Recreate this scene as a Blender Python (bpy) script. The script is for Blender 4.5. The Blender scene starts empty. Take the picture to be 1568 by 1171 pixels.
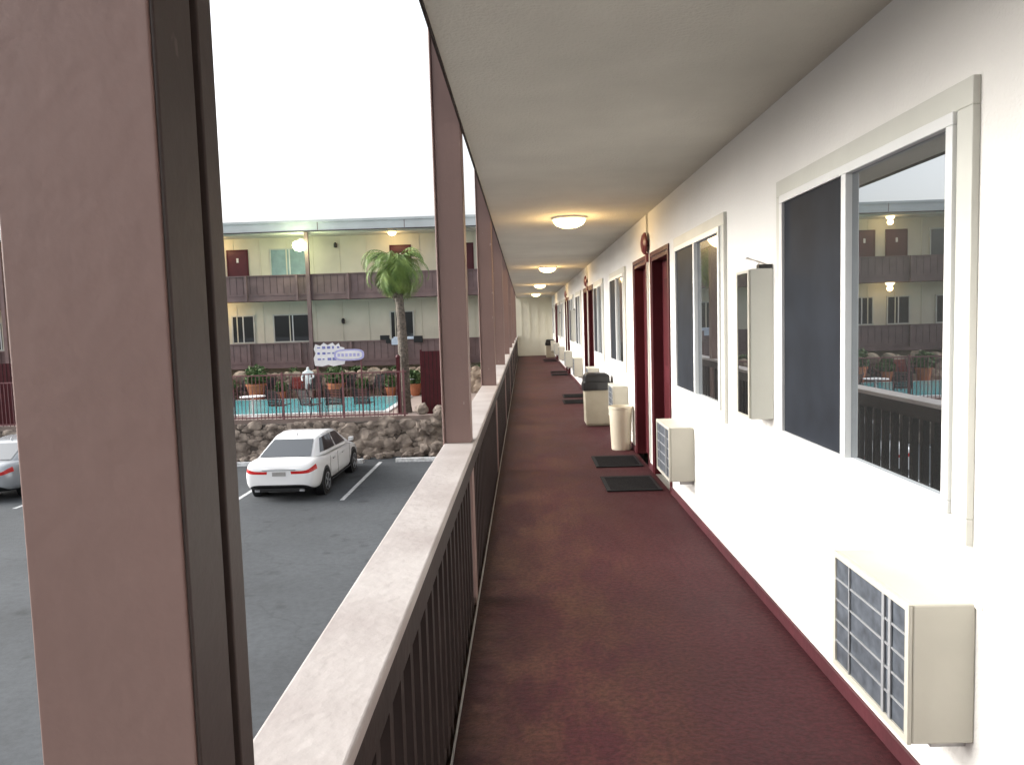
import bpy, bmesh, math, random
from mathutils import Vector, Matrix, Euler, noise
random.seed(7)
scene=bpy.context.scene
R=math.radians
# ---------------------------------------------------------------- materials
def mat(name,col,rough=.6,var=.12,scale=6,bump=0,bscale=60,metal=0,col2=None,spec=.5,emit=None,estr=0,detail=4):
    m=bpy.data.materials.new(name); m.use_nodes=True
    nt=m.node_tree; N=nt.nodes; L=nt.links
    b=N['Principled BSDF']
    b.inputs['Roughness'].default_value=rough; b.inputs['Metallic'].default_value=metal
    b.inputs['Specular IOR Level'].default_value=spec
    tc=N.new('ShaderNodeTexCoord')
    n=N.new('ShaderNodeTexNoise'); n.inputs['Scale'].default_value=scale; n.inputs['Detail'].default_value=detail
    L.new(tc.outputs['Object'],n.inputs['Vector'])
    r=N.new('ShaderNodeValToRGB')
    r.color_ramp.elements[0].position=.3; r.color_ramp.elements[1].position=.7
    c=col; c2=col2 if col2 else tuple(min(1,x*(1+var)) for x in c)
    c1=c if col2 else tuple(x*(1-var) for x in c)
    r.color_ramp.elements[0].color=(*c1,1); r.color_ramp.elements[1].color=(*c2,1)
    L.new(n.outputs['Fac'],r.inputs['Fac']); L.new(r.outputs['Color'],b.inputs['Base Color'])
    if bump:
        n2=N.new('ShaderNodeTexNoise'); n2.inputs['Scale'].default_value=bscale; n2.inputs['Detail'].default_value=5
        L.new(tc.outputs['Object'],n2.inputs['Vector'])
        bp=N.new('ShaderNodeBump'); bp.inputs['Strength'].default_value=bump; bp.inputs['Distance'].default_value=.01
        L.new(n2.outputs['Fac'],bp.inputs['Height']); L.new(bp.outputs['Normal'],b.inputs['Normal'])
    if emit:
        b.inputs['Emission Color'].default_value=(*emit,1); b.inputs['Emission Strength'].default_value=estr
    return m
def nodes(m): return m.node_tree.nodes,m.node_tree.links,m.node_tree.nodes['Principled BSDF']
def wood(name,col,rough=.5,chip=(.36,.30,.28)):
    """painted timber: very faint vertical grain, small chips"""
    m=mat(name,col,rough,.09,1.6,0,spec=.35); N,L,b=nodes(m)
    base=b.inputs['Base Color'].links[0].from_socket
    tc=N.new('ShaderNodeTexCoord'); mp=N.new('ShaderNodeMapping'); mp.inputs['Scale'].default_value=(60,60,2.5)
    L.new(tc.outputs['Object'],mp.inputs['Vector'])
    g=N.new('ShaderNodeTexNoise'); g.inputs['Scale'].default_value=1; g.inputs['Detail'].default_value=6; L.new(mp.outputs[0],g.inputs['Vector'])
    r=N.new('ShaderNodeValToRGB'); r.color_ramp.elements[0].position=.3; r.color_ramp.elements[0].color=(.84,.84,.84,1); r.color_ramp.elements[1].position=.6
    L.new(g.outputs['Fac'],r.inputs['Fac'])
    mx=N.new('ShaderNodeMix'); mx.data_type='RGBA'; mx.blend_type='MULTIPLY'; mx.inputs['Factor'].default_value=.2
    L.new(base,mx.inputs['A']); L.new(r.outputs[0],mx.inputs['B'])
    mp2=N.new('ShaderNodeMapping'); mp2.inputs['Scale'].default_value=(30,30,17); L.new(tc.outputs['Object'],mp2.inputs['Vector'])
    v=N.new('ShaderNodeTexNoise'); v.inputs['Scale'].default_value=1; v.inputs['Detail'].default_value=3; L.new(mp2.outputs[0],v.inputs['Vector'])
    r2=N.new('ShaderNodeValToRGB'); r2.color_ramp.elements[0].position=.70; r2.color_ramp.elements[0].color=(0,0,0,1); r2.color_ramp.elements[1].position=.73
    L.new(v.outputs['Fac'],r2.inputs['Fac'])
    mx2=N.new('ShaderNodeMix'); mx2.data_type='RGBA'; mx2.inputs['B'].default_value=(*chip,1)
    ml=N.new('ShaderNodeMath'); ml.operation='MULTIPLY'; ml.inputs[1].default_value=.5; L.new(r2.outputs[0],ml.inputs[0]); L.new(ml.outputs[0],mx2.inputs['Factor'])
    L.new(mx.outputs['Result'],mx2.inputs['A']); L.new(mx2.outputs['Result'],b.inputs['Base Color'])
    nf=N.new('ShaderNodeTexNoise'); nf.inputs['Scale'].default_value=40; nf.inputs['Detail'].default_value=4; L.new(tc.outputs['Object'],nf.inputs['Vector'])
    bp=N.new('ShaderNodeBump'); bp.inputs['Strength'].default_value=.25; bp.inputs['Distance'].default_value=.004
    L.new(nf.outputs['Fac'],bp.inputs['Height']); L.new(bp.outputs['Normal'],b.inputs['Normal'])
    return m
M={}
M['stucco']=mat('white_stucco',(.78,.765,.73),.85,.04,1.5,.35,90)
M['soffit']=mat('soffit_paint',(.60,.58,.51),.9,.06,2,.5,70)
M['trim']=mat('window_trim',(.56,.56,.51),.5,.05,3,.1,30)
M['vinyl']=mat('window_vinyl',(.70,.71,.70),.35,.03,3)
M['screen']=mat('insect_screen',(.013,.016,.022),.6,.25,5,0,spec=.2)
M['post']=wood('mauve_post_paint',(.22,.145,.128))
M['postshade']=wood('shaded_post_paint',(.050,.037,.033),chip=(.14,.11,.10))  # same post paint, with the corridor side's shade put into the colour
M['rail']=mat('dark_trim_shaded_rail',(.028,.019,.017),.6,.2,5,.2,30,spec=.2)  # dark brown trim; on the mauve balusters this colour includes their shade
M['maroon']=mat('maroon_paint',(.070,.010,.014),.4,.15,5,spec=.3)
M['base']=mat('baseboard_paint',(.07,.013,.018),.6,.25,6,.2,30)
M['door']=mat('door_paint',(.085,.012,.018),.4,.12,4)
M['ac']=mat('ac_case',(.46,.44,.375),.5,.06,4,.05,40)
M['acdark']=mat('ac_fins',(.07,.08,.095),.5,.4,25)
M['acbar']=mat('ac_grille_bar',(.34,.35,.36),.45,.1,8,metal=.3)
M['mat']=mat('rubber_mat',(.010,.010,.011),.8,.3,40,.5,200,spec=.25)
M['bin']=mat('beige_bin',(.36,.32,.24),.6,.1,4)
M['bincream']=mat('cream_bin',(.60,.54,.42),.5,.06,4)
M['black']=mat('black_plastic',(.010,.010,.011),.35,.2,20)
M['bell']=mat('red_bell',(.12,.015,.018),.3,.1,10)
M['cream']=mat('cream_wall',(.68,.645,.53),.85,.06,1.2,.2,40)
M['fascia']=mat('roof_fascia',(.50,.53,.54),.6,.10,1.0)
M['mauve2']=mat('mauve_boards',(.165,.108,.106),.7,.18,2.5)
M['lip']=mat('board_groove',(.085,.054,.054),.7,.18,2.5)
M['concrete']=mat('pool_deck',(.34,.27,.24),.85,.12,2,.2,40)
M['rockA']=mat('rock_brown',(.07,.052,.043),.9,.3,3.6,.8,14,col2=(.36,.30,.25),detail=8)
M['rockB']=mat('rock_tan',(.12,.08,.06),.9,.3,3.0,.8,12,col2=(.48,.38,.29),detail=8)
M['mortar']=mat('mortar',(.085,.07,.06),.95,.2,6)
M['fence']=mat('fence_paint',(.17,.07,.075),.5,.1,5)
M['bark']=mat('palm_bark',(.07,.06,.05),.95,.3,14,1,30,col2=(.20,.17,.14))
M['terracotta']=mat('terracotta',(.36,.12,.055),.8,.15,6)
M['white']=mat('white_paint',(.75,.75,.76),.5,.05,5)
M['stripe']=mat('road_paint',(.50,.51,.52),.8,.3,9,.2,60)
M['blue']=mat('blue_print',(.16,.18,.45),.5,.2,12)
M['lav']=mat('lavender_print',(.42,.42,.70),.5,.1,6)
M['carwhite']=mat('car_paint_white',(.76,.77,.78),.18,.02,1)
M['carsilver']=mat('car_paint_silver',(.40,.42,.44),.22,.03,1,metal=.4)
M['tail']=mat('tail_light',(.5,.02,.02),.15,.1,10)
M['tyre']=mat('tyre',(.012,.012,.013),.85,.2,20)
M['rim']=mat('alloy_rim',(.40,.41,.43),.3,.1,8,metal=.7)
M['chair']=mat('patio_chair_frame',(.03,.03,.035),.5,.2,8)
M['galv']=mat('grey_metal',(.36,.35,.34),.45,.1,10,metal=.4)
M['wire']=mat('cable',(.35,.32,.28),.6,.1,10)
M['curtain']=mat('curtain',(.26,.37,.40),.7,.15,3)
M['lampglass']=mat('lamp_glass',(.9,.85,.7),.4,.02,5,emit=(1,.78,.40),estr=7)
M['flood']=mat('flood_glass',(.9,.9,.8),.4,.02,5,emit=(.9,1,.55),estr=30)
M['leaf']=mat('palm_leaf',(.06,.13,.022),.6,.3,3,col2=(.24,.34,.08))
M['shrub']=mat('shrub_leaf',(.03,.06,.018),.7,.3,3,col2=(.09,.14,.04))
M['towel']=mat('towel_cloth',(.5,.56,.66),.9,.1,8)
M['redcloth']=mat('red_cushion',(.30,.03,.03),.8,.15,8)
def glass(name,base,mixf,rough=.015):
    m=bpy.data.materials.new(name); m.use_nodes=True
    N,L,b=nodes(m)
    b.inputs['Base Color'].default_value=(*base,1); b.inputs['Roughness'].default_value=.3
    g=N.new('ShaderNodeBsdfGlossy'); g.inputs['Roughness'].default_value=rough; g.inputs['Color'].default_value=(.9,.95,1,1)
    tc=N.new('ShaderNodeTexCoord'); n=N.new('ShaderNodeTexNoise'); n.inputs['Scale'].default_value=1.3
    L.new(tc.outputs['Object'],n.inputs['Vector'])
    bp=N.new('ShaderNodeBump'); bp.inputs['Strength'].default_value=.03; bp.inputs['Distance'].default_value=.01
    L.new(n.outputs['Fac'],bp.inputs['Height']); L.new(bp.outputs['Normal'],g.inputs['Normal'])
    mx=N.new('ShaderNodeMixShader'); mx.inputs[0].default_value=mixf
    L.new(b.outputs[0],mx.inputs[1]); L.new(g.outputs[0],mx.inputs[2]); L.new(mx.outputs[0],N['Material Output'].inputs[0])
    return m
M['glass']=glass('window_glass',(.01,.012,.012),.46,.004)
M['glassfar']=glass('dark_window_glass',(.012,.014,.015),.08)
M['carglass']=glass('car_glass',(.008,.012,.016),.10)

# floor material
def floor_mat():
    m=bpy.data.materials.new('walkway_paint'); m.use_nodes=True; N,L,b=nodes(m)
    tc=N.new('ShaderNodeTexCoord'); sp=N.new('ShaderNodeSeparateXYZ'); L.new(tc.outputs['Object'],sp.inputs[0])
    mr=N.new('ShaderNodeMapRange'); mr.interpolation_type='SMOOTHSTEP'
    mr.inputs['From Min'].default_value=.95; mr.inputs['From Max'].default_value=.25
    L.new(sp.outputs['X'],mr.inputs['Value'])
    def nz(s,d,r=.6,vec=None):
        n=N.new('ShaderNodeTexNoise'); n.inputs['Scale'].default_value=s; n.inputs['Detail'].default_value=d; n.inputs['Roughness'].default_value=r
        L.new(vec if vec else tc.outputs['Object'],n.inputs['Vector']); return n
    mp=N.new('ShaderNodeMapping'); mp.inputs['Scale'].default_value=(1,.45,1); L.new(tc.outputs['Object'],mp.inputs['Vector'])
    n=nz(3.2,9,.72,mp.outputs[0]); n3=nz(42,6,.7); nb=nz(.6,3)
    r=N.new('ShaderNodeValToRGB'); r.color_ramp.elements[0].position=.42; r.color_ramp.elements[1].position=.62
    L.new(n.outputs['Fac'],r.inputs['Fac'])
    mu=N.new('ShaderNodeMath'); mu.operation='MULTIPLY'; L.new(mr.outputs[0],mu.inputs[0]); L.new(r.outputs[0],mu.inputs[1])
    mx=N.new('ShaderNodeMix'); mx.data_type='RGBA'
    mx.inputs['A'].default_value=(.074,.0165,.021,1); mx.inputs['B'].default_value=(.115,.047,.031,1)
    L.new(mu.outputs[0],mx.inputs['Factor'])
    def mult(a,fac,ramp):
        q=N.new('ShaderNodeMix'); q.data_type='RGBA'; q.blend_type='MULTIPLY'; q.inputs['Factor'].default_value=fac
        L.new(a,q.inputs['A']); L.new(ramp.outputs[0],q.inputs['B']); return q.outputs['Result']
    r2=N.new('ShaderNodeValToRGB'); r2.color_ramp.elements[0].position=.40; r2.color_ramp.elements[0].color=(.38,.38,.38,1); r2.color_ramp.elements[1].position=.60
    L.new(n3.outputs['Fac'],r2.inputs['Fac'])
    r3=N.new('ShaderNodeValToRGB'); r3.color_ramp.elements[0].position=.35; r3.color_ramp.elements[0].color=(.62,.62,.62,1); r3.color_ramp.elements[1].position=.65
    L.new(nb.outputs['Fac'],r3.inputs['Fac'])
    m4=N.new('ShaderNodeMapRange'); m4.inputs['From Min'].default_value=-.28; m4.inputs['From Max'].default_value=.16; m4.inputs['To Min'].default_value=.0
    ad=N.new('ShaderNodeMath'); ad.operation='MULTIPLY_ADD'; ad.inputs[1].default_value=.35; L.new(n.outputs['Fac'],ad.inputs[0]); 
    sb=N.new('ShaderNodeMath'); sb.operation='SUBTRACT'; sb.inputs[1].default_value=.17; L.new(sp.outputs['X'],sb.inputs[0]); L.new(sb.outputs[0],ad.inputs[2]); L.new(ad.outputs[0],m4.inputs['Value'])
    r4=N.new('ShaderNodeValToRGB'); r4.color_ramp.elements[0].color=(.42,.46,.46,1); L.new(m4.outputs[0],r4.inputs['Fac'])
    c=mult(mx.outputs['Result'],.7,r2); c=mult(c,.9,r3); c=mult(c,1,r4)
    L.new(c,b.inputs['Base Color'])
    rr=N.new('ShaderNodeMapRange'); rr.inputs['To Min'].default_value=.5; rr.inputs['To Max'].default_value=.85
    L.new(n.outputs['Fac'],rr.inputs['Value']); L.new(rr.outputs[0],b.inputs['Roughness'])
    b.inputs['Specular IOR Level'].default_value=.2
    bp=N.new('ShaderNodeBump'); bp.inputs['Strength'].default_value=.7; bp.inputs['Distance'].default_value=.008
    L.new(n3.outputs['Fac'],bp.inputs['Height']); L.new(bp.outputs['Normal'],b.inputs['Normal'])
    return m
M['floor']=floor_mat()
def asphalt_mat():
    m=mat('asphalt',(.058,.065,.073),.85,.22,.45,.5,120,detail=9); N,L,b=nodes(m)
    tc=N.new('ShaderNodeTexCoord')
    nn=N.new('ShaderNodeTexNoise'); nn.inputs['Scale'].default_value=.9; nn.inputs['Detail'].default_value=6
    L.new(tc.outputs['Object'],nn.inputs['Vector'])
    add=N.new('ShaderNodeMix'); add.data_type='RGBA'; add.blend_type='LINEAR_LIGHT'; add.inputs['Factor'].default_value=.6
    L.new(tc.outputs['Object'],add.inputs['A']); L.new(nn.outputs['Color'],add.inputs['B'])
    v=N.new('ShaderNodeTexVoronoi'); v.feature='DISTANCE_TO_EDGE'; v.inputs['Scale'].default_value=.22
    L.new(add.outputs['Result'],v.inputs['Vector'])
    r=N.new('ShaderNodeValToRGB'); r.color_ramp.elements[0].position=0; r.color_ramp.elements[0].color=(.7,.7,.7,1); r.color_ramp.elements[1].position=.006
    L.new(v.outputs['Distance'],r.inputs['Fac'])
    st=N.new('ShaderNodeTexNoise'); st.inputs['Scale'].default_value=1.7; st.inputs['Detail'].default_value=4; L.new(tc.outputs['Object'],st.inputs['Vector'])
    rs=N.new('ShaderNodeValToRGB'); rs.color_ramp.elements[0].position=.27; rs.color_ramp.elements[0].color=(.35,.35,.35,1); rs.color_ramp.elements[1].position=.38
    L.new(st.outputs['Fac'],rs.inputs['Fac'])
    ag=N.new('ShaderNodeTexNoise'); ag.inputs['Scale'].default_value=9; ag.inputs['Detail'].default_value=9; ag.inputs['Roughness'].default_value=.75; L.new(tc.outputs['Object'],ag.inputs['Vector'])
    ra_=N.new('ShaderNodeValToRGB'); ra_.color_ramp.elements[0].position=.35; ra_.color_ramp.elements[0].color=(.6,.6,.6,1); ra_.color_ramp.elements[1].position=.6
    L.new(ag.outputs['Fac'],ra_.inputs['Fac'])
    base=b.inputs['Base Color'].links[0].from_socket
    for rp in(r,rs,ra_):
        mx=N.new('ShaderNodeMix'); mx.data_type='RGBA'; mx.blend_type='MULTIPLY'; mx.inputs['Factor'].default_value=.7
        L.new(base,mx.inputs['A']); L.new(rp.outputs[0],mx.inputs['B']); base=mx.outputs['Result']
    L.new(base,b.inputs['Base Color'])
    return m
M['asphalt']=asphalt_mat()
M['water']=mat('pool_water',(.14,.46,.50),.12,.12,1.2,.2,5)
M['cap']=mat('rail_cap_paint',(.32,.28,.265),.5,.1,3,.3,30,col2=(.46,.43,.41),detail=9)

# ---------------------------------------------------------------- builders
def top(name,loc=(0,0,0),rz=0):
    e=bpy.data.objects.new(name,None); scene.collection.objects.link(e); e.location=loc; e.rotation_euler=(0,0,rz); e.empty_display_size=.2; return e
class MB:
    def __init__(s): s.v=[];s.f=[];s.m=[];s.mats=[]
    def mi(s,k):
        if k not in s.mats: s.mats.append(k)
        return s.mats.index(k)
    def poly(s,pts,k):
        i=len(s.v); s.v+= [tuple(p) for p in pts]; s.f.append(tuple(range(i,i+len(pts)))); s.m.append(s.mi(k))
    def box(s,x0,x1,y0,y1,z0,z1,k):
        i=len(s.v); s.v+=[(x,y,z) for z in(z0,z1) for y in(y0,y1) for x in(x0,x1)]
        for f in [(0,2,3,1),(4,5,7,6),(0,1,5,4),(2,6,7,3),(0,4,6,2),(1,3,7,5)]:
            s.f.append(tuple(i+a for a in f)); s.m.append(s.mi(k))
    def rings(s,rings,k,caps=True):
        n=len(rings[0]); i=len(s.v)
        for r in rings: s.v+=[tuple(p) for p in r]
        for a in range(len(rings)-1):
            for b in range(n):
                s.f.append((i+a*n+b,i+a*n+(b+1)%n,i+(a+1)*n+(b+1)%n,i+(a+1)*n+b)); s.m.append(s.mi(k))
        if caps:
            s.f.append(tuple(i+b for b in reversed(range(n)))); s.m.append(s.mi(k))
            j=i+(len(rings)-1)*n; s.f.append(tuple(j+b for b in range(n))); s.m.append(s.mi(k))
    def lathe(s,c,prof,k,axis='Z',n=24):
        rs=[]
        for r,h in prof:
            ring=[]
            for q in range(n):
                a=2*math.pi*q/n; u,w=r*math.cos(a),r*math.sin(a)
                if axis=='Z': p=(c[0]+u,c[1]+w,c[2]+h)
                elif axis=='X': p=(c[0]+h,c[1]+u,c[2]+w)
                else: p=(c[0]+w,c[1]+h,c[2]+u)
                ring.append(p)
            rs.append(ring)
        s.rings(rs,k)
    def tube(s,pts,r,k,n=8):
        rs=[]
        for i,p in enumerate(pts):
            p=Vector(p); d=(Vector(pts[min(i+1,len(pts)-1)])-Vector(pts[max(i-1,0)])).normalized()
            a=d.orthogonal().normalized() if abs(d.z)>.9 else d.cross(Vector((0,0,1))).normalized(); b=d.cross(a)
            rr=r[i] if isinstance(r,(list,tuple)) else r
            rs.append([p+a*rr*math.cos(2*math.pi*q/n)+b*rr*math.sin(2*math.pi*q/n) for q in range(n)])
        s.rings(rs,k)
    def rock(s,c,sx,sy,sz,k):
        bm=bmesh.new(); bmesh.ops.create_icosphere(bm,subdivisions=2,radius=1)
        off=Vector((random.random()*90,random.random()*90,random.random()*90)); rot=Euler((random.random()*6,random.random()*6,random.random()*6)).to_matrix()
        i=len(s.v)
        for v in bm.verts:
            q=v.co.copy(); q=q*(1+.42*noise.noise(q*1.3+off)+.16*noise.noise(q*4+off))
            q=rot@q; s.v.append((c[0]+q.x*sx,c[1]+q.y*sy,c[2]+q.z*sz))
        for f in bm.faces: s.f.append(tuple(i+v.index for v in f.verts)); s.m.append(s.mi(k))
        bm.free()
    def build(s,name,parent=None,bevel=0,smooth=False,sub=0,seg=2,fixn=False):
        me=bpy.data.meshes.new(name); me.from_pydata(s.v,[],s.f)
        for k in s.mats: me.materials.append(M[k])
        for p,i in zip(me.polygons,s.m): p.material_index=i; p.use_smooth=smooth
        me.update()
        bm=bmesh.new(); bm.from_mesh(me)
        if fixn: bmesh.ops.recalc_face_normals(bm,faces=bm.faces)
        bm.to_mesh(me); bm.free()
        o=bpy.data.objects.new(name,me); scene.collection.objects.link(o)
        if parent: o.parent=parent
        if bevel:
            md=o.modifiers.new('b','BEVEL'); md.width=bevel; md.segments=seg; md.limit_method='ANGLE'
        if sub:
            md=o.modifiers.new('s','SUBSURF'); md.levels=sub; md.render_levels=sub
        return o
def light(name,loc,e,col,r,parent):
    l=bpy.data.lights.new(name,'POINT'); l.energy=e; l.color=col; l.shadow_soft_size=r
    o=bpy.data.objects.new(name,l); scene.collection.objects.link(o); o.location=loc; o.parent=parent
# ---------------------------------------------------------------- ground
PZ=-2.8; DZ=-1.5
g=MB(); g.poly([(-400,-300,PZ),(400,-300,PZ),(400,600,PZ),(-400,600,PZ)],'asphalt'); g.build('ground')
st=MB()
for x in (-4.65,-7.4,-10.15,-12.9,-15.65,-18.4,-1.9):
    st.poly([(x-.055,18.8,PZ+.004),(x+.055,18.8,PZ+.004),(x+.055,24,PZ+.004),(x-.055,24,PZ+.004)],'stripe')
st.build('parking_markings')
for x in (-3.3,-6.03,-8.8,-14.3,-11.5):
    w=MB(); w.rings([[(x-.85+dx*1.7,23.85+a,PZ+b) for a,b in((0,0),(.2,0),(.17,.12),(.03,.12))] for dx in (0,1)],'stripe'); w.build('wheel_stop',bevel=.01,fixn=True)

# ---------------------------------------------------------------- motel building (ours)
XW=1.22; SOF=2.495; Y0,Y1=-5,33.2
B=top('motel_building')
fl=MB(); fl.box(-.44,XW,Y0,Y1,-.22,0,'floor'); fl.build('walkway_floor',B)
cs=[.4+7.1*k for k in range(0,5)]
doors=[]
for c in [ -6.7]+cs:
    doors+=[(c-1.0,c-.15),(c+.15,c+1.0)]
doors=[d for d in doors if d[0]>Y0 and d[1]<Y1]
wl=MB(); y=Y0
for a,b in doors:
    wl.box(XW,XW+.25,y,a,0,SOF+.05,'stucco'); wl.box(XW,XW+.25,a,b,2.06,SOF+.05,'stucco'); y=b
wl.box(XW,XW+.25,y,Y1,0,SOF+.05,'stucco')
wl.build('wall',B)
bb=MB(); y=Y0
for a,b in doors: bb.box(XW-.012,XW-.001,y,a,.001,.06,'base'); y=b
bb.box(XW-.012,XW-.001,y,Y1,.001,.06,'base'); bb.build('baseboard',B)
for a,b in doors:
    d=MB()
    d.box(XW+.09,XW+.13,a+.03,b-.03,.02,2.03,'door')
    d.box(XW-.008,XW+.14,a+.001,a+.04,0,2.058,'maroon'); d.box(XW-.008,XW+.14,b-.04,b-.001,0,2.058,'maroon'); d.box(XW-.008,XW+.14,a+.04,b-.04,2.02,2.058,'maroon')
    d.box(XW-.014,XW-.002,a-.045,a,0,2.105,'maroon'); d.box(XW-.014,XW-.002,b,b+.045,0,2.105,'maroon'); d.box(XW-.014,XW-.002,a,b,2.062,2.105,'maroon')
    for z0,z1 in((.2,.9),(1.05,1.85)):
        d.box(XW+.078,XW+.09,a+.17,b-.17,z0,z1,'maroon')
    d.lathe((XW+.06,a+.12,.98),[(.01,0),(.028,.0),(.028,.02),(.012,.03)],'galv','X',12)
    d.build('door',B,bevel=.004)
wins=[]
for c in cs:
    wins+=[(c+1.7,c+3.29),(c+4.25,c+5.78)]
for a,b in wins:
    if b>Y1-.2: continue
    z0,z1=.845,2.11; w=MB(); t=.075
    w.box(XW-.022,XW,a,b,z0,z0+t,'trim'); w.box(XW-.022,XW,a,b,z1-t,z1,'trim'); w.box(XW-.022,XW,a,a+t,z0+t,z1-t,'trim'); w.box(XW-.022,XW,b-t,b,z0+t,z1-t,'trim')
    a2,b2,c0,c1=a+t,b-t,z0+t,z1-t; t2=.035; md=(a2+b2)/2
    w.box(XW-.034,XW,a2,b2,c0,c0+t2,'vinyl'); w.box(XW-.034,XW,a2,b2,c1-t2,c1,'vinyl'); w.box(XW-.034,XW,a2,a2+t2,c0+t2,c1-t2,'vinyl'); w.box(XW-.034,XW,b2-t2,b2,c0+t2,c1-t2,'vinyl')
    w.box(XW-.036,XW,md-.02,md+.02,c0+t2,c1-t2,'vinyl')
    w.build('window_frame',B,bevel=.003)
    gl=MB(); gl.poly([(XW-.010,a2+t2,c0+t2),(XW-.010,a2+t2,c1-t2),(XW-.010,md-.02,c1-t2),(XW-.010,md-.02,c0+t2)],'glass'); gl.build('window_glass',B)
    sc=MB(); sc.box(XW-.020,XW-.014,md+.02,b2-t2,c0+t2,c1-t2,'screen'); sc.build('window_screen',B)
# soffit / roof
so=MB(); so.box(-.283,XW+5,Y0,Y1,SOF,SOF+.02,'soffit')
so.build('soffit',B)
ro=MB(); ro.box(-.283,XW+6,Y0,Y1,SOF+.02,3.22,'fascia'); ro.box(-.291,-.283,Y0,Y1,SOF-.018,3.2,'rail'); ro.build('roof',B)
# end wall
ew=MB(); ew.box(-.44,XW,Y1,Y1+.2,-.2,SOF+.5,'cream')
for x in (-.1,.25,.6,.95): ew.box(x-.02,x+.02,Y1-.02,Y1,0,SOF,'cream')
ew.build('end_wall',B)
# lower storey + interior mass
lo=MB(); lo.box(XW+.02,XW+6,Y0,Y1+.2,PZ,-.22,'stucco'); lo.box(XW+.25,XW+6,Y0,Y1,-.22,SOF,'cream'); lo.box(-.46,-.44,Y0,Y1,-.3,.03,'rail'); lo.build('lower_storey',B)
# posts
posts=[-2.95,.645]+[4.0+3.62*i for i in range(8)]
for i,y in enumerate(posts):
    p=MB()
    if abs(y-.645)<.01:
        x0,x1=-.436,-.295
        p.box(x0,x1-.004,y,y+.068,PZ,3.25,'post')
        p.box(x1-.004,x1,y+.0015,y+.075,PZ,3.25,'postshade')
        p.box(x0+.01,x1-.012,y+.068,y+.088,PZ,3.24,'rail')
        p.box(x0,x1+.001,y+.088,y+.122,PZ,3.25,'postshade')
    else:
        x0,x1=-.43,-.295
        p.box(x0,x1,y,y+.07,PZ,3.25,'post')
        p.box(x0-.012,x0-.001,y-.008,y+.06,PZ,3.25,'post')
        p.box(x0+.01,x1-.01,y+.07,y+.085,PZ,3.24,'postshade')
        p.box(x0,x1,y+.085,y+.14,PZ,3.25,'post')
    p.build('post',B,bevel=.005,seg=3)
# railing
rl=top('walkway_railing')
cp=MB(); cp.box(-.437,-.274,Y0,Y1,.842,.872,'cap'); cp.build('cap',rl,bevel=.006,seg=3)
ra=MB()
ra.box(-.300,-.285,Y0,Y1,.745,.841,'rail'); ra.box(-.42,-.405,Y0,Y1,.745,.841,'rail')
ra.box(-.350,-.308,Y0,Y1,.001,.045,'rail')
y=Y0
while y<Y1:
    if not any(p-.04<y<p+.15 for p in posts): ra.box(-.345,-.300,y,y+.04,.0,.84,'rail')
    y+=.145
ra.build('balusters',rl)
ed=MB(); ed.box(-.292,-.286,Y0,Y1,.0,.016,'galv'); ed.build('edge_strip',rl)

# ceiling lamps
for y in (7.65,14.6,21.6,28.8):
    t=top('ceiling_lamp',(.47,y,SOF))
    m=MB(); m.lathe((0,0,0),[(.175,0),(.175,-.018),(.165,-.022)],'white'); m.build('base',t)
    m=MB(); m.lathe((0,0,0),[(.16,-.022),(.155,-.045),(.13,-.075),(.08,-.096),(.01,-.103)],'lampglass'); m.build('dome',t,smooth=True)
    light('bulb',(0,0,-.2),17,(1,.66,.28),.14,t)

# AC units
def ac(y0,y1):
    t=top('air_conditioner',(0,0,0)); m=MB(); x0=1.035; z0,z1=.29,.69
    m.box(x0+.012,XW,y0,y1,z0,z1,'ac'); 
    m.build('case',t,bevel=.006)
    q=MB()
    for i in range(9):
        a=random.uniform(.003,.006)
        q.box(XW-.006,XW-a+.004,y0-.03+(y1-y0+.04)*i/9,y0-.03+(y1-y0+.04)*(i+1)/9,z1-.01,z1+random.uniform(.004,.02),'stucco')
    q.build('caulk',t)
    q=MB(); q.box(x0+.006,x0+.011,y0+.02,y1-.02,z0+.02,z1-.02,'acdark'); q.build('fins',t)
    q=MB()
    q.box(x0,x0+.011,y0,y0+.02,z0,z1,'ac');q.box(x0,x0+.011,y1-.02,y1,z0,z1,'ac');q.box(x0,x0+.011,y0+.02,y1-.02,z0,z0+.02,'ac');q.box(x0,x0+.011,y0+.02,y1-.02,z1-.02,z1,'ac')
    for i in range(1,5):
        z=z0+.02+i*(z1-z0-.04)/5; q.box(x0+.001,x0+.005,y0+.02,y1-.02,z-.003,z+.003,'acbar')
    for i in (.22,.30,.75):
        yy=y0+(y1-y0)*i; q.box(x0-.001,x0+.004,yy-.012 if i<.5 else yy-.003,yy+.003,z0+.02,z1-.02,'acbar')
    q.build('grille',t)
    q=MB(); q.box(XW-.10,XW-.001,y0+.04,y0+.06,z0-.03,z0-.001,'galv'); q.box(XW-.10,XW-.001,y1-.06,y1-.04,z0-.03,z0-.001,'galv'); q.build('bracket',t)
for c in cs:
    for a,b in((c+1.68,c+2.2),(c+5.2,c+5.74)):
        if b<Y1: ac(a,b)
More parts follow.
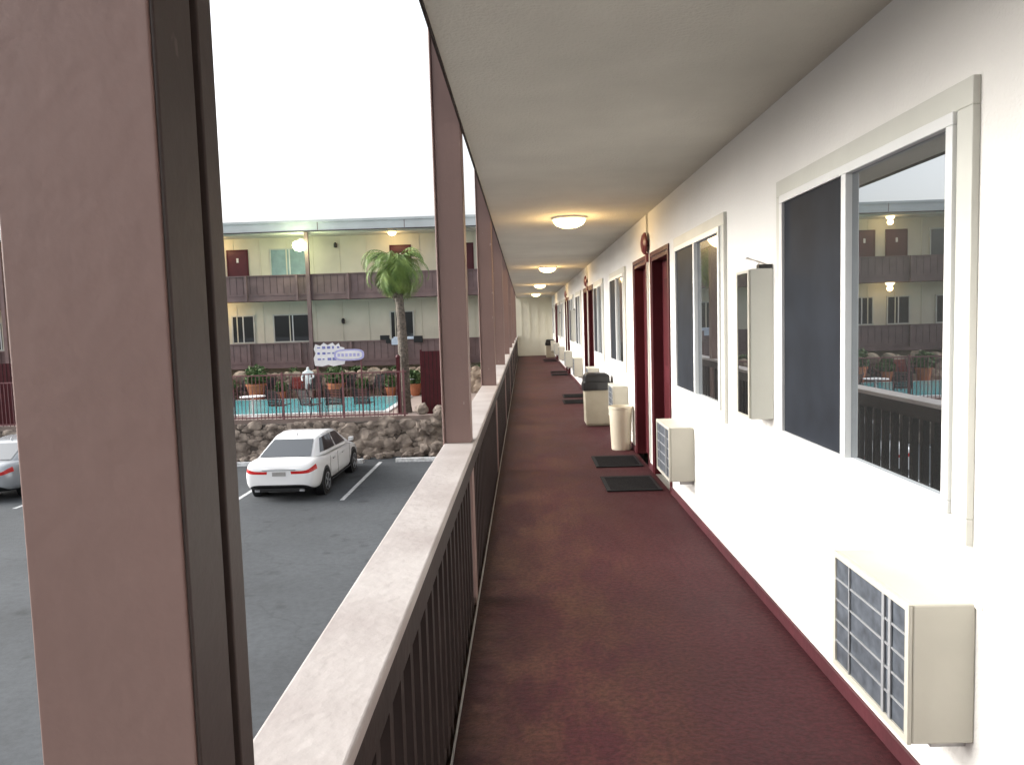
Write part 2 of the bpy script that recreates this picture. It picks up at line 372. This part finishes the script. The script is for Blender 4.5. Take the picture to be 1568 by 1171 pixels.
# extinguisher cabinet
for k,c in enumerate(cs[:4]):
    if k in(1,): continue
    o=c-.4; t=top('fire_extinguisher_cabinet',(0,o,0)); m=MB()
    m.box(1.107,XW,3.80,4.02,.98,1.72,'trim'); m.build('case',t,bevel=.004)
    m=MB(); m.box(1.102,1.106,3.82,4.0,1.0,1.70,'glass'); m.build('door_glass',t)
    m=MB(); m.box(1.099,1.106,3.80,3.818,.985,1.715,'ac'); m.box(1.099,1.106,4.002,4.02,.985,1.715,'ac'); m.box(1.099,1.106,3.818,4.002,.985,.998,'ac'); m.box(1.099,1.106,3.818,4.002,1.702,1.715,'ac'); m.build('door_frame',t)
    m=MB(); m.tube([(1.21,3.83,1.735),(1.16,3.86,1.76),(1.13,3.95,1.78),(1.16,4.03,1.79),(1.21,3.98,1.76),(1.17,3.88,1.745)],.003,'wire',6)
    m.box(1.15,1.215,3.80,3.84,1.722,1.74,'black'); m.build('cable',t)
# alarm bell
for c in cs[1:4]:
    t=top('alarm_bell',(0,c+.05,0)); m=MB()
    m.lathe((XW,0,2.21),[(.03,0),(.03,-.02),(.105,-.025),(.105,-.04),(.08,-.06),(.03,-.07),(.005,-.071)],'bell','X',24); m.build('gong',t,smooth=False)
    m=MB(); m.box(XW-.025,XW-.001,-.04,.04,2.03,2.12,'bell'); m.tube([(XW-.012,.0,2.31),(XW-.012,0,SOF-.002)],.009,'trim'); m.tube([(XW-.012,-.02,2.03),(XW-.012,-.02,.1)],.009,'trim'); m.build('conduit',t)
# mats
for c in cs[1:]:
    for a,b in((c-.9,c-.28),(c+.2,c+.82)):
        o=random.uniform(-.04,.04); m=MB(); m.box(.70+o,1.17+o*.5,a,b,.002,.014,'mat'); 
        for i in range(12):
            yy=a+.04+i*(b-a-.08)/12; m.box(.73+o,1.14+o*.5,yy,yy+.018,.014,.018,'mat')
        m.build('door_mat',bevel=.003)
# bins
def rect_bin(x,y,s=1,z=0):
    t=top('trash_bin',(x,y,z)); m=MB()
    m.rings([[(a*w,b*w,h) for a,b in((-1,-1),(1,-1),(1,1),(-1,1))] for w,h in((.15,0),(.17,.04),(.18,.56))],'bin'); m.build('body',t,bevel=.012,fixn=True)
    m=MB(); m.rings([[(a*w,b*w,h) for a,b in((-1,-1),(1,-1),(1,1),(-1,1))] for w,h in((.192,.53),(.192,.60),(.175,.63),(.17,.71),(.13,.74))],'black'); m.build('lid',t,bevel=.012,fixn=True)
    m=MB()
    m.rings([[(a*w+.0,b*w,h+random.uniform(-.01,.01)) for a,b in((-1,-1),(0,-1.04),(1,-1),(1.05,0),(1,1),(0,1.03),(-1,1),(-1.04,0))] for w,h in((.197,.50),(.199,.55),(.194,.605))],'black',False); m.build('liner',t)
rect_bin(1.0,10.9); rect_bin(1.02,30.8)
t=top('cream_trash_can',(1.075,8.78,0)); m=MB()
m.lathe((0,0,0),[(.105,0),(.11,.01),(.132,.47),(.138,.475),(.138,.50),(.128,.50),(.12,.3),(.10,.03)],'bincream',n=32); m.build('body',t)

# ---------------------------------------------------------------- opposite building
OB=top('motel_wing'); FY=34.2; WY=35.5; XL,XR=-34,-.46
o=MB()
o.box(XL,XR,WY,WY+6,DZ,5.7,'cream')
for lv in (0,3.0):
    x=XL
    while x<XR: o.box(x,x+.05,WY-.025,WY,lv,lv+2.6,'cream'); x+=1.22
o.build('walls',OB)
o=MB(); 
for lv in (0,3.0):
    o.box(XL,XR,FY,WY,lv-.28,lv-.02,'mauve2'); 
o.box(XL,XR,FY+.02,WY,5.62,5.7,'soffit')
o.build('walkway_slabs',OB)
o=MB(); o.box(XL-.5,XR,FY-.3,WY+6.5,5.68,6.12,'fascia'); o.box(XL-.5,XR,FY-.34,FY-.3,6.06,6.16,'fascia'); o.box(XL-.5,XR,FY-.33,FY-.305,5.66,5.70,'rail')
for x in (-31,-27.5,-22,-18.2,-13.4,-8.9,-5.1): o.box(x,x+.03,FY-.306,FY-.3,5.72,6.06,'mauve2')
for x,h in((-19,.5),(-12.2,.25),(-7.5,.3)): o.box(x,x+.3,WY+1.5,WY+1.8,6.12,6.12+h,'galv')
o.build('roof',OB)
o=MB()
for lv in (0,3.0):
    o.box(XL,XR,FY,FY+.03,lv-.02,lv+.80,'mauve2'); o.box(XL,XR,FY-.04,FY+.08,lv+.80,lv+.85,'mauve2'); o.box(XL,XR,FY-.02,FY,lv-.05,lv+.04,'mauve2')
    x=XL
    while x<XR: o.box(x,x+.02,FY-.008,FY,lv+.04,lv+.8,'lip'); x+=.3
o.build('railing_boards',OB)
o=MB()
for i in range(15):
    x=-.9-2.27*i
    o.box(x-.05,x+.05,FY-.14,FY-.045,-.1,.84,'mauve2'); o.box(x-.05,x+.05,FY-.14,FY-.045,2.7,3.84,'mauve2')
for x in (-2.6,-9.45,-16.3,-23.1,-29.9):
    o.box(x-.08,x+.08,FY-.2,FY-.05,DZ,5.66,'mauve2')
o.build('posts',OB)
def fdoor(x,lv,w=.85):
    m=MB(); m.box(x-w/2,x+w/2,WY-.03,WY-.001,lv,lv+2.06,'door'); m.box(x-w/2-.07,x-w/2,WY-.05,WY,lv,lv+2.13,'maroon'); m.box(x+w/2,x+w/2+.07,WY-.05,WY,lv,lv+2.13,'maroon'); m.box(x-w/2,x+w/2,WY-.05,WY,lv+2.06,lv+2.13,'maroon')
    m.box(x-.05,x+.05,WY-.035,WY-.03,lv+1.55,lv+1.75,'white'); m.build('door',OB)
def fwin(x,lv,w=1.75,k='glassfar'):
    z0,z1=lv+.9,lv+2.08; m=MB(); a,b=x-w/2,x+w/2
    m.box(a,b,WY-.02,WY-.01,z0,z1,k)
    m.box(a-.06,b+.06,WY-.06,WY,z0-.06,z0,'trim'); m.box(a-.06,b+.06,WY-.06,WY,z1,z1+.06,'trim'); m.box(a-.06,a,WY-.06,WY,z0,z1,'trim'); m.box(b,b+.06,WY-.06,WY,z0,z1,'trim'); m.box(x-.025,x+.025,WY-.05,WY-.021,z0,z1,'vinyl')
    m.build('window',OB)
for x in (-5.55,-2.7,-13.05,-14.5,-19.2,-20.8,-27,-28.6): fdoor(x,3.0)
for x,k in ((-10.65,'curtain'),(-16.9,'glassfar'),(-23.3,'curtain'),(-31,'glassfar')): fwin(x,3.0,1.7,k)
for x,w_ in ((-12.95,.95),(-10.65,1.7),(-5.6,1.0),(-14.6,.95),(-17.2,1.7),(-20.2,1.0),(-24.3,1.7),(-29,1.7)): fwin(x,0,w_)
for x,z in ((-5.75,5.6),(-13.8,5.6),(-13.8,2.7),(-20.5,5.6),(-20.5,2.7)):
    t=top('ceiling_lamp',(x,WY-.9,z)); m=MB(); m.lathe((0,0,0),[(.19,0),(.18,-.05),(.13,-.12),(.02,-.15)],'lampglass',n=16); m.build('dome',t,smooth=True)
    light('bulb',(0,0,-.25),22,(1,.66,.28),.12,t)
for x,z in((-8.3,1.75),(-8.5,5.2)):
    t=top('wall_sconce',(x,WY,z)); m=MB(); m.lathe((0,-.1,0),[(.05,-.12),(.08,-.08),(.08,.06),(.03,.12)],'black',n=12); m.box(-.04,.04,-.1,-.001,.0,.06,'black'); m.build('fixture',t)
t=top('flood_lamp',(-9.68,FY-.42,5.05)); m=MB(); m.lathe((0,0,0),[(.05,.22),(.24,.16),(.29,0),(.22,-.17),(.04,-.23)],'flood',n=20); m.build('globe',t,smooth=True)
m=MB(); m.tube([(0,0,.2),(0,.02,.3),(.15,.18,.3)],.03,'galv'); m.build('arm',t)
light('bulb',(0,-.4,0),80,(.85,1,.6),.15,t)
t=top('towel',(0,0,0)); m=MB(); 
m.box(-5.9,-5.3,FY-.06,FY-.045,.62,.90,'towel'); m.box(-6.15,-5.95,FY-.06,FY-.045,.7,.90,'black'); m.box(-5.8,-4.6,FY-.08,FY+.1,.852,.97,'towel'); m.box(-6.4,-6.0,FY-.07,FY+.09,.852,1.05,'black'); m.box(-4.9,-4.5,FY-.1,FY-.08,.7,.99,'black'); m.build('cloth',t,bevel=.01)

# ---------------------------------------------------------------- pool terrace
D=MB(); RY=25.0
D.box(-34,-.6,RY+.25,WY,PZ,DZ,'concrete'); D.build('pool_terrace')
P=top('swimming_pool'); m=MB(); m.box(-17.5,-4.75,26.35,32.0,DZ,DZ+.05,'white'); m.box(-17.3,-4.95,26.55,31.8,DZ+.05,DZ+.056,'water'); m.build('basin',P)
def stonewall(x0,x1,yf,z0,z1,k,size,depth):
    m=MB(); m.box(x0,x1,yf,yf+depth,z0,z1-.08,'mortar')
    z=z0+size*.3
    while z<z1:
        x=x0+random.random()*size
        while x<x1:
            s=size*random.choice((.4,.55,.8,1.0,1.3,1.7))*random.uniform(.85,1.15)
            m.rock((x,yf+random.uniform(-.03,.06),z+random.uniform(-.10,.05)),s*.60,s*.22,s*.42,k); x+=s*.85
        z+=size*.52
    return m
m=stonewall(-24,-.8,RY,PZ,DZ-.06,'rockA',.32,.3)
for q in range(60):
    s=random.uniform(.08,.2); m.rock((random.uniform(-18,-2),RY-.25+random.uniform(-.15,.1),PZ+s*.4),s,s*.8,s*.7,'rockA')
for q in range(14):
    m.rock((-3.3+random.uniform(-.3,.6),RY-.02+random.uniform(-.2,.25),PZ+.15+random.random()*1.4),.22,.18,.2,'rockA')
m.build('stone_retaining_wall')
m=stonewall(-26,-.8,32.9,DZ,-.42,'rockB',.34,.5); m.build('rock_garden_wall')
F=top('pool_fence'); m=MB(); fy=RY+.12; fx0,fx1=-24,-3.9
m.box(fx0,fx1,fy-.02,fy+.02,DZ+.06,DZ+.10,'fence'); m.box(fx0,fx1,fy-.02,fy+.02,DZ+1.45,DZ+1.49,'fence')
x=fx0
while x<fx1: m.box(x-.009,x+.009,fy-.009,fy+.009,DZ+.02,DZ+1.45,'fence'); x+=.125
x=fx0
while x<fx1: m.box(x-.03,x+.03,fy-.03,fy+.03,DZ,DZ+1.55,'fence'); x+=2.0
m.build('pickets',F)
for gx,gw in((-3.5,1.1),(-19.3,2.1)):
    m=MB(); m.box(gx,gx+.07,25.6,25.67,DZ-.1,DZ+2.15,'maroon'); m.box(gx+.07,gx+gw,25.61,25.66,DZ+.0,DZ+2.1,'maroon')
    for i in range(int(gw/.13)-1): m.box(gx+.15+.13*i,gx+.165+.13*i,25.6,25.61,DZ+.05,DZ+2.1,'rail')
    m.build('maroon_gate')
m=MB(); m.box(-4.32,-4.2,25.7,25.82,DZ,DZ+1.9,'maroon'); m.lathe((-4.26,25.76,DZ+1.9),[(.08,0),(.09,.03),(.03,.1)],'maroon',n=10); m.build('gate_post')
# banner fixed to the fence posts
S=top('pool_banner',(.1,0,.2)); m=MB(); sy=25.35
out=[(0,-.05),(.25,-.08),(.45,-.03),(.62,-.08),(.98,-.02),(1.02,.12),(1.0,.3),(1.0,.52),(.86,.56),(.82,.68),(.70,.60),(.62,.70),(.45,.62),(.32,.70),(.2,.60),(.05,.66),(-.02,.5),(.04,.36),(-.03,.2)]
m.rings([[(-7.05+u,sy+d,-.02+v+.1) for u,v in out] for d in(0,.012)],'white')
ov=[]
for q in range(28):
    a=2*math.pi*q/28; c,s_=math.cos(a),math.sin(a); ov.append((.5*math.copysign(abs(c)**.6,c),.19*math.copysign(abs(s_)**.6,s_)))
m.rings([[(-5.9+u,sy-.02+d,.36+v) for u,v in ov] for d in(0,.012)],'lav')
m.rings([[(-5.9+u*.86,sy-.026+d,.36+v*.72) for u,v in ov] for d in(0,.004)],'white')
for i in range(15):
    u=.10+(i%5)*.165; v=.52-.19*(i//5)
    h=random.uniform(.04,.09); m.box(-7.05+u,-7.05+u+random.uniform(.06,.13),sy-.006,sy-.002,.10+v-h/2,.10+v+h/2,'blue')
for i in range(6): m.box(-6.28+i*.13,-6.2+i*.13,sy-.033,sy-.028,.31,.41,'lav')
m.box(-7.0,-6.95,sy+.02,sy+.06,DZ-.2,.75,'fence'); m.box(-5.55,-5.5,sy+.02,sy+.06,DZ-.2,.5,'fence')
m.build('banner',S)
# shrubs / pots
def leaves(m,c,rx,ry,rz,n,k,s=.06):
    for _ in range(n):
        d=Vector((random.gauss(0,1),random.gauss(0,1),random.gauss(0,1))).normalized()*(random.random()**.45)
        d*=1+.35*noise.noise(d*2.2+Vector(c))
        p=Vector((c[0]+d.x*rx,c[1]+d.y*ry,c[2]+d.z*rz))
        a=Vector((random.gauss(0,1),random.gauss(0,1),random.gauss(0,1))).normalized(); b=a.orthogonal().normalized()
        q=s*random.uniform(.6,1.5); m.poly([p-a*q,p+b*q*.45,p+a*q,p-b*q*.45],k)
for x,s in((-11.4,1.2),(-8.0,1.1),(-4.7,.9),(-10.3,.6),(-12.6,.8),(-6.9,.65),(-5.7,.7),(-14.2,1.0),(-17.3,1.1)):
    t=top('potted_plant',(x,32.3+random.uniform(-.1,.15),DZ)); m=MB(); m.lathe((0,0,0),[(.22*s,0),(.3*s,.35*s),(.34*s,.5*s),(.36*s,.5*s),(.36*s,.57*s),(.3*s,.57*s)],'terracotta',n=20); m.build('pot',t)
    m=MB(); leaves(m,(0,0,.85*s),.42*s,.4*s,.38*s,420,'shrub',.09); m.tube([(0,0,.4*s),(.02,0,.9*s)],.03,'bark'); m.build('foliage',t)
m=MB()
for i in range(22):
    x=random.uniform(-24,-1.2); leaves(m,(x,33.2+random.uniform(-.3,.3),-.42+random.uniform(-.3,.1)),random.uniform(.2,.45),.3,random.uniform(.12,.28),130,'shrub',.08)
m.build('garden_shrubs')
# chairs
def chair(x,y,rz,red=False):
    t=top('patio_chair',(x,y,DZ),rz); m=MB()
    for sx in(-.27,.27):
        m.tube([(sx,-.25,0),(sx,-.27,.42),(sx,-.27,.62),(sx,.2,.64),(sx,.3,.0)],.016,'chair')
        m.tube([(sx*.93,-.25,.42),(sx*.93,.2,.38),(sx*.93,.42,.95)],.016,'chair')
    for i in range(8):
        y0=-.25+i*.055; m.box(-.25,.25,y0,y0+.04,.40-i*.004,.41-i*.004,'chair')
    for i in range(9):
        f=i/9; m.box(-.25,.25,.21+.2*f,.222+.2*f,.42+.5*f,.46+.5*f,'redcloth' if red else 'chair')
    m.build('frame',t)
for a in((-8.4,25.95,2.9),(-6.5,25.95,3.3),(-8.9,32.3,.2),(-6.3,32.4,-.3),(-5.5,25.95,3.0),(-10.2,25.95,3.5),(-11.9,25.9,2.8),(-7.3,25.9,2.6),(-7.5,32.4,.1),(-10.8,32.4,.5),(-12.0,32.4,-.3)): chair(*a)
chair(-9.7,32.35,.1,True); chair(-13.3,32.3,.1,True)
for x,y in((-9.3,25.95),(-5.0,32.4)):
    t=top('patio_table',(x,y,DZ)); m=MB(); m.lathe((0,0,0),[(.25,0),(.25,.02),(.03,.05),(.03,.68),(.42,.70),(.42,.73)],'white',n=24); m.build('top',t)
t=top('garden_statue',(-9.25,32.6,DZ)); m=MB()
m.box(-.2,.2,-.2,.2,0,.35,'concrete'); m.build('pedestal',t,bevel=.02)
sk=[((0,0,.75),.11),((0,0,.95),.12),((0,0,1.12),.13),((0,0,1.22),.05),((0,-.01,1.34),.085),((.2,0,1.08),.05),((.26,-.08,.88),.04),((.12,-.2,.82),.035),((-.2,0,1.08),.05),((-.27,-.04,.86),.04),((-.2,-.18,.75),.035),((.08,0,.6),.08),((.09,0,.36),.06),((-.08,0,.6),.08),((-.09,0,.36),.06)]
es=[(0,1),(1,2),(2,3),(3,4),(2,5),(5,6),(6,7),(2,8),(8,9),(9,10),(0,11),(11,12),(0,13),(13,14)]
me=bpy.data.meshes.new('figure'); me.from_pydata([a for a,_ in sk],es,[]); me.materials.append(M['white'])
ob=bpy.data.objects.new('figure',me); scene.collection.objects.link(ob); ob.parent=t
sm=ob.modifiers.new('k','SKIN'); 
for i,(a,r) in enumerate(sk): me.skin_vertices[0].data[i].radius=(r,r)
me.skin_vertices[0].data[0].use_root=True
ob.modifiers.new('s','SUBSURF').levels=1

# palm
T=top('palm_tree',(-4.15,26.2,DZ)); m=MB(); TH=5.0
pts=[];rs=[]
for i in range(26):
    f=i/25; pts.append((.06*math.sin(f*3)-.12*f,0,TH*f)); rs.append((.2-.09*f)*(1+.10*(i%2))*(1.25 if i==0 else 1)*(1.25 if f>.8 else 1))
m.tube(pts,rs,'bark',12); 
for _ in range(70):
    a=random.random()*6.28; z=random.uniform(TH-1.2,TH); r=.12; c=(pts[-1][0]+r*math.cos(a),r*math.sin(a),z)
    m.tube([c,(c[0]+.09*math.cos(a),c[1]+.09*math.sin(a),z+.16)],[.03,.012],'bark',5)
m.build('trunk',T)
m=MB(); C=Vector((pts[-1][0],0,TH))
for i in range(58):
    a=i*2.399+random.uniform(-.2,.2); el=R(random.uniform(-35,68)); Ln=random.uniform(1.15,1.75)
    h=Vector((math.cos(a),math.sin(a),0)); p=C.copy(); ang=el; sp=[]
    n=14
    for j in range(n+1):
        sp.append(p.copy()); d=h*math.cos(ang)+Vector((0,0,1))*math.sin(ang); p+=d*Ln/n; ang-=R(5.5)+.018*j
    m.tube(sp,[.014*(1-.8*j/n) for j in range(n+1)],'leaf',4)
    side=h.cross(Vector((0,0,1)))
    for j in range(2,n*2):
        q=j/2; i0=min(int(q),n-1); pp=sp[i0].lerp(sp[i0+1],q-i0); d=(sp[i0+1]-sp[i0]).normalized()
        ll=.38*math.sin(math.pi*(.15+.8*j/(2*n)))+.05
        for sg in(-1,1):
            dr=(side*sg*.8+d*.7+Vector((0,0,random.uniform(-.55,-.05)))).normalized()
            w=d*.014; e=pp+dr*ll+Vector((0,0,-.05)); m.poly([pp-w,pp+w,pp.lerp(e,.6)+w,e],'leaf')
m.build('fronds',T)

# ---------------------------------------------------------------- cars
def car(loc,paint,rz=0):
    t=top('parked_car',loc,rz)
    stn=[(-2.42,.74,.40,.84),(-2.37,.86,.30,.97),(-2.18,.91,.24,1.03),(-1.9,.925,.22,1.045),(-1.3,.93,.21,1.03),(-.4,.93,.2,1.0),(.6,.93,.2,.98),(1.3,.925,.2,.94),(1.8,.91,.22,.88),(2.2,.86,.25,.78),(2.38,.76,.3,.68),(2.44,.6,.38,.6)]
    prof=[(.72,0),(.93,.06),(.99,.28),(1,.5),(.985,.70),(.955,.86),(.87,.975),(.5,1.01)]
    m=MB(); n=len(prof); idx=[]
    for y,w,b,h in stn:
        row=[]
        for sg in(1,-1):
            r=[]
            for pw,ph in prof:
                r.append(len(m.v)); m.v.append((sg*w*pw,y,b+(h-b)*ph))
            row.append(r)
        idx.append(row)
    def F(f,k): m.f.append(f); m.m.append(m.mi(k))
    for i in range(len(stn)-1):
        for j in range(n-1):
            k=paint
            if i<2 and j in(4,) : k='tail'
            if i>=8 and j==4: k='rim'
            if j==0: k='black'
            a,b=idx[i][0],idx[i+1][0]; F((a[j],b[j],b[j+1],a[j+1]),k)
            a,b=idx[i][1],idx[i+1][1]; F((a[j],a[j+1],b[j+1],b[j]),k)
        F((idx[i][0][-1],idx[i+1][0][-1],idx[i+1][1][-1],idx[i][1][-1]),paint)
        F((idx[i][0][0],idx[i][1][0],idx[i+1][1][0],idx[i+1][0][0]),'black')
    for e,fl in((0,1),(-1,0)):
        rr,ll=idx[e]; cols=[]
        for j in range(n):
            x=m.v[rr[j]][0]; y,z=m.v[rr[j]][1:]
            c1=len(m.v); m.v.append((x*.5,y-(.02 if fl else -.02),z)); c2=len(m.v); m.v.append((-x*.5,y-(.02 if fl else -.02),z)); cols.append([rr[j],c1,c2,ll[j]])
        for j in range(n-1):
            for q in range(3):
                f=(cols[j][q],cols[j+1][q],cols[j+1][q+1],cols[j][q+1])
                if not fl: f=f[::-1]
                k=paint
                if fl and j==4 and q!=1: k='tail'
                if j==0: k='black'
                F(f,k)
    m.build('body',t,smooth=True,sub=2,fixn=True)
    belt=[(-1.95,.70,1.02),(-1.25,.85,1.01),(-.3,.875,.99),(.5,.875,.97),(1.45,.80,.92)]
    roof=[(-1.05,.55,1.40),(-.7,.60,1.45),(-.15,.62,1.475),(.3,.61,1.45),(.62,.57,1.41)]
    m=MB()
    for sg in(1,-1):
        for b_ in belt: m.v.append((sg*b_[1],b_[0],b_[2]))
        for b_ in roof: m.v.append((sg*b_[1],b_[0],b_[2]))
    for sgi in(0,1):
        o=sgi*10
        for i in range(4): m.f.append((o+i,o+i+1,o+5+i+1,o+5+i)); m.m.append(m.mi(paint))
    for i in range(4): m.f.append((5+i,5+i+1,15+i+1,15+i)); m.m.append(m.mi(paint))
    m.f.append((0,5,15,10)); m.m.append(m.mi(paint)); m.f.append((4,9,19,14)); m.m.append(m.mi(paint))
    m.build('cabin',t,bevel=.045,smooth=True,seg=4,fixn=True)
    m=MB()
    def sidept(s,tt,sg):
        i=min(int(s),3); f=s-i
        b_=Vector(belt[i]).lerp(Vector(belt[i+1]),f); r_=Vector(roof[i]).lerp(Vector(roof[i+1]),f); p=b_.lerp(r_,tt)
        return (sg*(p.y+.012),p.x,p.z+.004)
    for sg in(1,-1):
        for s0,s1 in((.55,1.95),(2.08,3.5)):
            for q in range(4):
                a=s0+(s1-s0)*q/4; b_=s0+(s1-s0)*(q+1)/4
                m.poly([sidept(a,.14,sg),sidept(b_,.14,sg),sidept(b_,.86,sg),sidept(a,.86,sg)],'carglass')
    def quad(bi,ri,off):
        b_,r_=Vector(belt[bi]),Vector(roof[ri])
        c=[]
        for tt,ws in((.06,.95),(.93,.93)):
            p=b_.lerp(r_,tt); c+= [( -p.y*ws,p.x+off,p.z+.012),(p.y*ws,p.x+off,p.z+.012)]
        m.poly([c[0],c[1],c[3],c[2]],'carglass')
    quad(0,0,-.012); quad(4,4,.012)
    m.build('glass',t)
    m=MB()
    for sg in(1,-1):
        for wy in(-1.48,1.45):
            s=lambda a:sg*a
            m.lathe((0,wy,.34),[(.40,s(.70)),(.40,s(.925)),(.37,s(.926))],'black','X',28)
            m.lathe((0,wy,.335),[(.30,s(.72)),(.335,s(.74)),(.335,s(.93)),(.31,s(.945)),(.23,s(.945))],'tyre','X',28)
            m.lathe((0,wy,.335),[(.225,s(.90)),(.225,s(.95)),(.21,s(.952)),(.205,s(.935)),(.05,s(.93))],'rim','X',28)
            for q in range(5):
                a=q*2*math.pi/5; c,sn=math.cos(a),math.sin(a)
                P=[(.03,-.03),(.21,-.022),(.21,.022),(.03,.03)]
                m.rings([[(s(xx),wy+u*c-v*sn,.335+u*sn+v*c) for u,v in P] for xx in(.936,.955)],'rim')
    m.build('wheels',t,fixn=True)
    m=MB()
    m.box(-.17,.17,-2.448,-2.43,.66,.76,'galv'); m.box(-.42,.42,-2.452,-2.42,.80,.822,'rim')
    m.box(-.6,.6,-2.43,-2.3,.27,.35,'black')
    m.box(-.62,-.5,-2.45,-2.38,.27,.32,'rim'); m.box(.5,.62,-2.45,-2.38,.27,.32,'rim')
    m.lathe((0,-.85,1.44),[(.03,0),(.02,.05),(.004,.07)],paint,n=10)
    for sg in(1,-1):
        m.rings([[(sg*x,yy,z) for x,z in((.88,.98),(1.02,1.0),(1.03,1.1),(.9,1.1))] for yy in(1.0,1.12)],paint)
        for yy in(-.35,.95,-1.1): m.box(sg*.932-.003,sg*.932+.003,yy-.004,yy+.004,.35,.93,'black')
        for yy in(-.75,.2): m.box(sg*.94-.012,sg*.94+.012,yy-.09,yy+.09,.80,.825,'rim')
        m.box(sg*.925-.006,sg*.925+.006,-1.0,1.0,.26,.30,'black')
    m.build('details',t,bevel=.006,fixn=True)
car((-6.12,21.15,PZ),'carwhite',R(-1)); car((-14.35,21.9,PZ),'carsilver')

# ---------------------------------------------------------------- light, world, camera
w=bpy.data.worlds.new("World"); scene.world=w; w.use_nodes=True; N=w.node_tree.nodes; L=w.node_tree.links
bg=N['Background']; sk=N.new('ShaderNodeTexSky'); sk.sky_type='NISHITA'; sk.sun_disc=False
EL=28; AZ=278
sk.sun_elevation=R(EL); sk.sun_rotation=R(AZ); sk.air_density=1; sk.dust_density=6; sk.ozone_density=1
hs=N.new('ShaderNodeHueSaturation'); hs.inputs['Saturation'].default_value=.20; hs.inputs['Value'].default_value=2.75
L.new(sk.outputs[0],hs.inputs['Color']); L.new(hs.outputs[0],bg.inputs['Color']); bg.inputs['Strength'].default_value=.15
sl=bpy.data.lights.new('sun','SUN'); sl.energy=.5; sl.angle=R(50); sl.color=(1,.97,.92)
so_=bpy.data.objects.new('sun',sl); scene.collection.objects.link(so_)
az=R(AZ); d=Vector((-math.sin(az)*math.cos(R(EL)),-math.cos(az)*math.cos(R(EL)),-math.sin(R(EL))))
so_.rotation_euler=d.to_track_quat('-Z','Y').to_euler(); so_.location=(-10,-5,12)
cam=bpy.data.cameras.new('camera'); co=bpy.data.objects.new('camera',cam); scene.collection.objects.link(co)
cam.sensor_width=36; cam.lens=27.09; cam.clip_start=.05; cam.clip_end=2000
mx=Matrix.Translation((0,0,1.5))@Matrix.Rotation(R(1.02),4,'Z')@Matrix.Rotation(R(90-4.53),4,'X')@Matrix.Rotation(-.03,4,'Z')
co.matrix_world=mx; scene.camera=co
scene.view_settings.view_transform='Standard'; scene.view_settings.look='None'; scene.view_settings.exposure=0
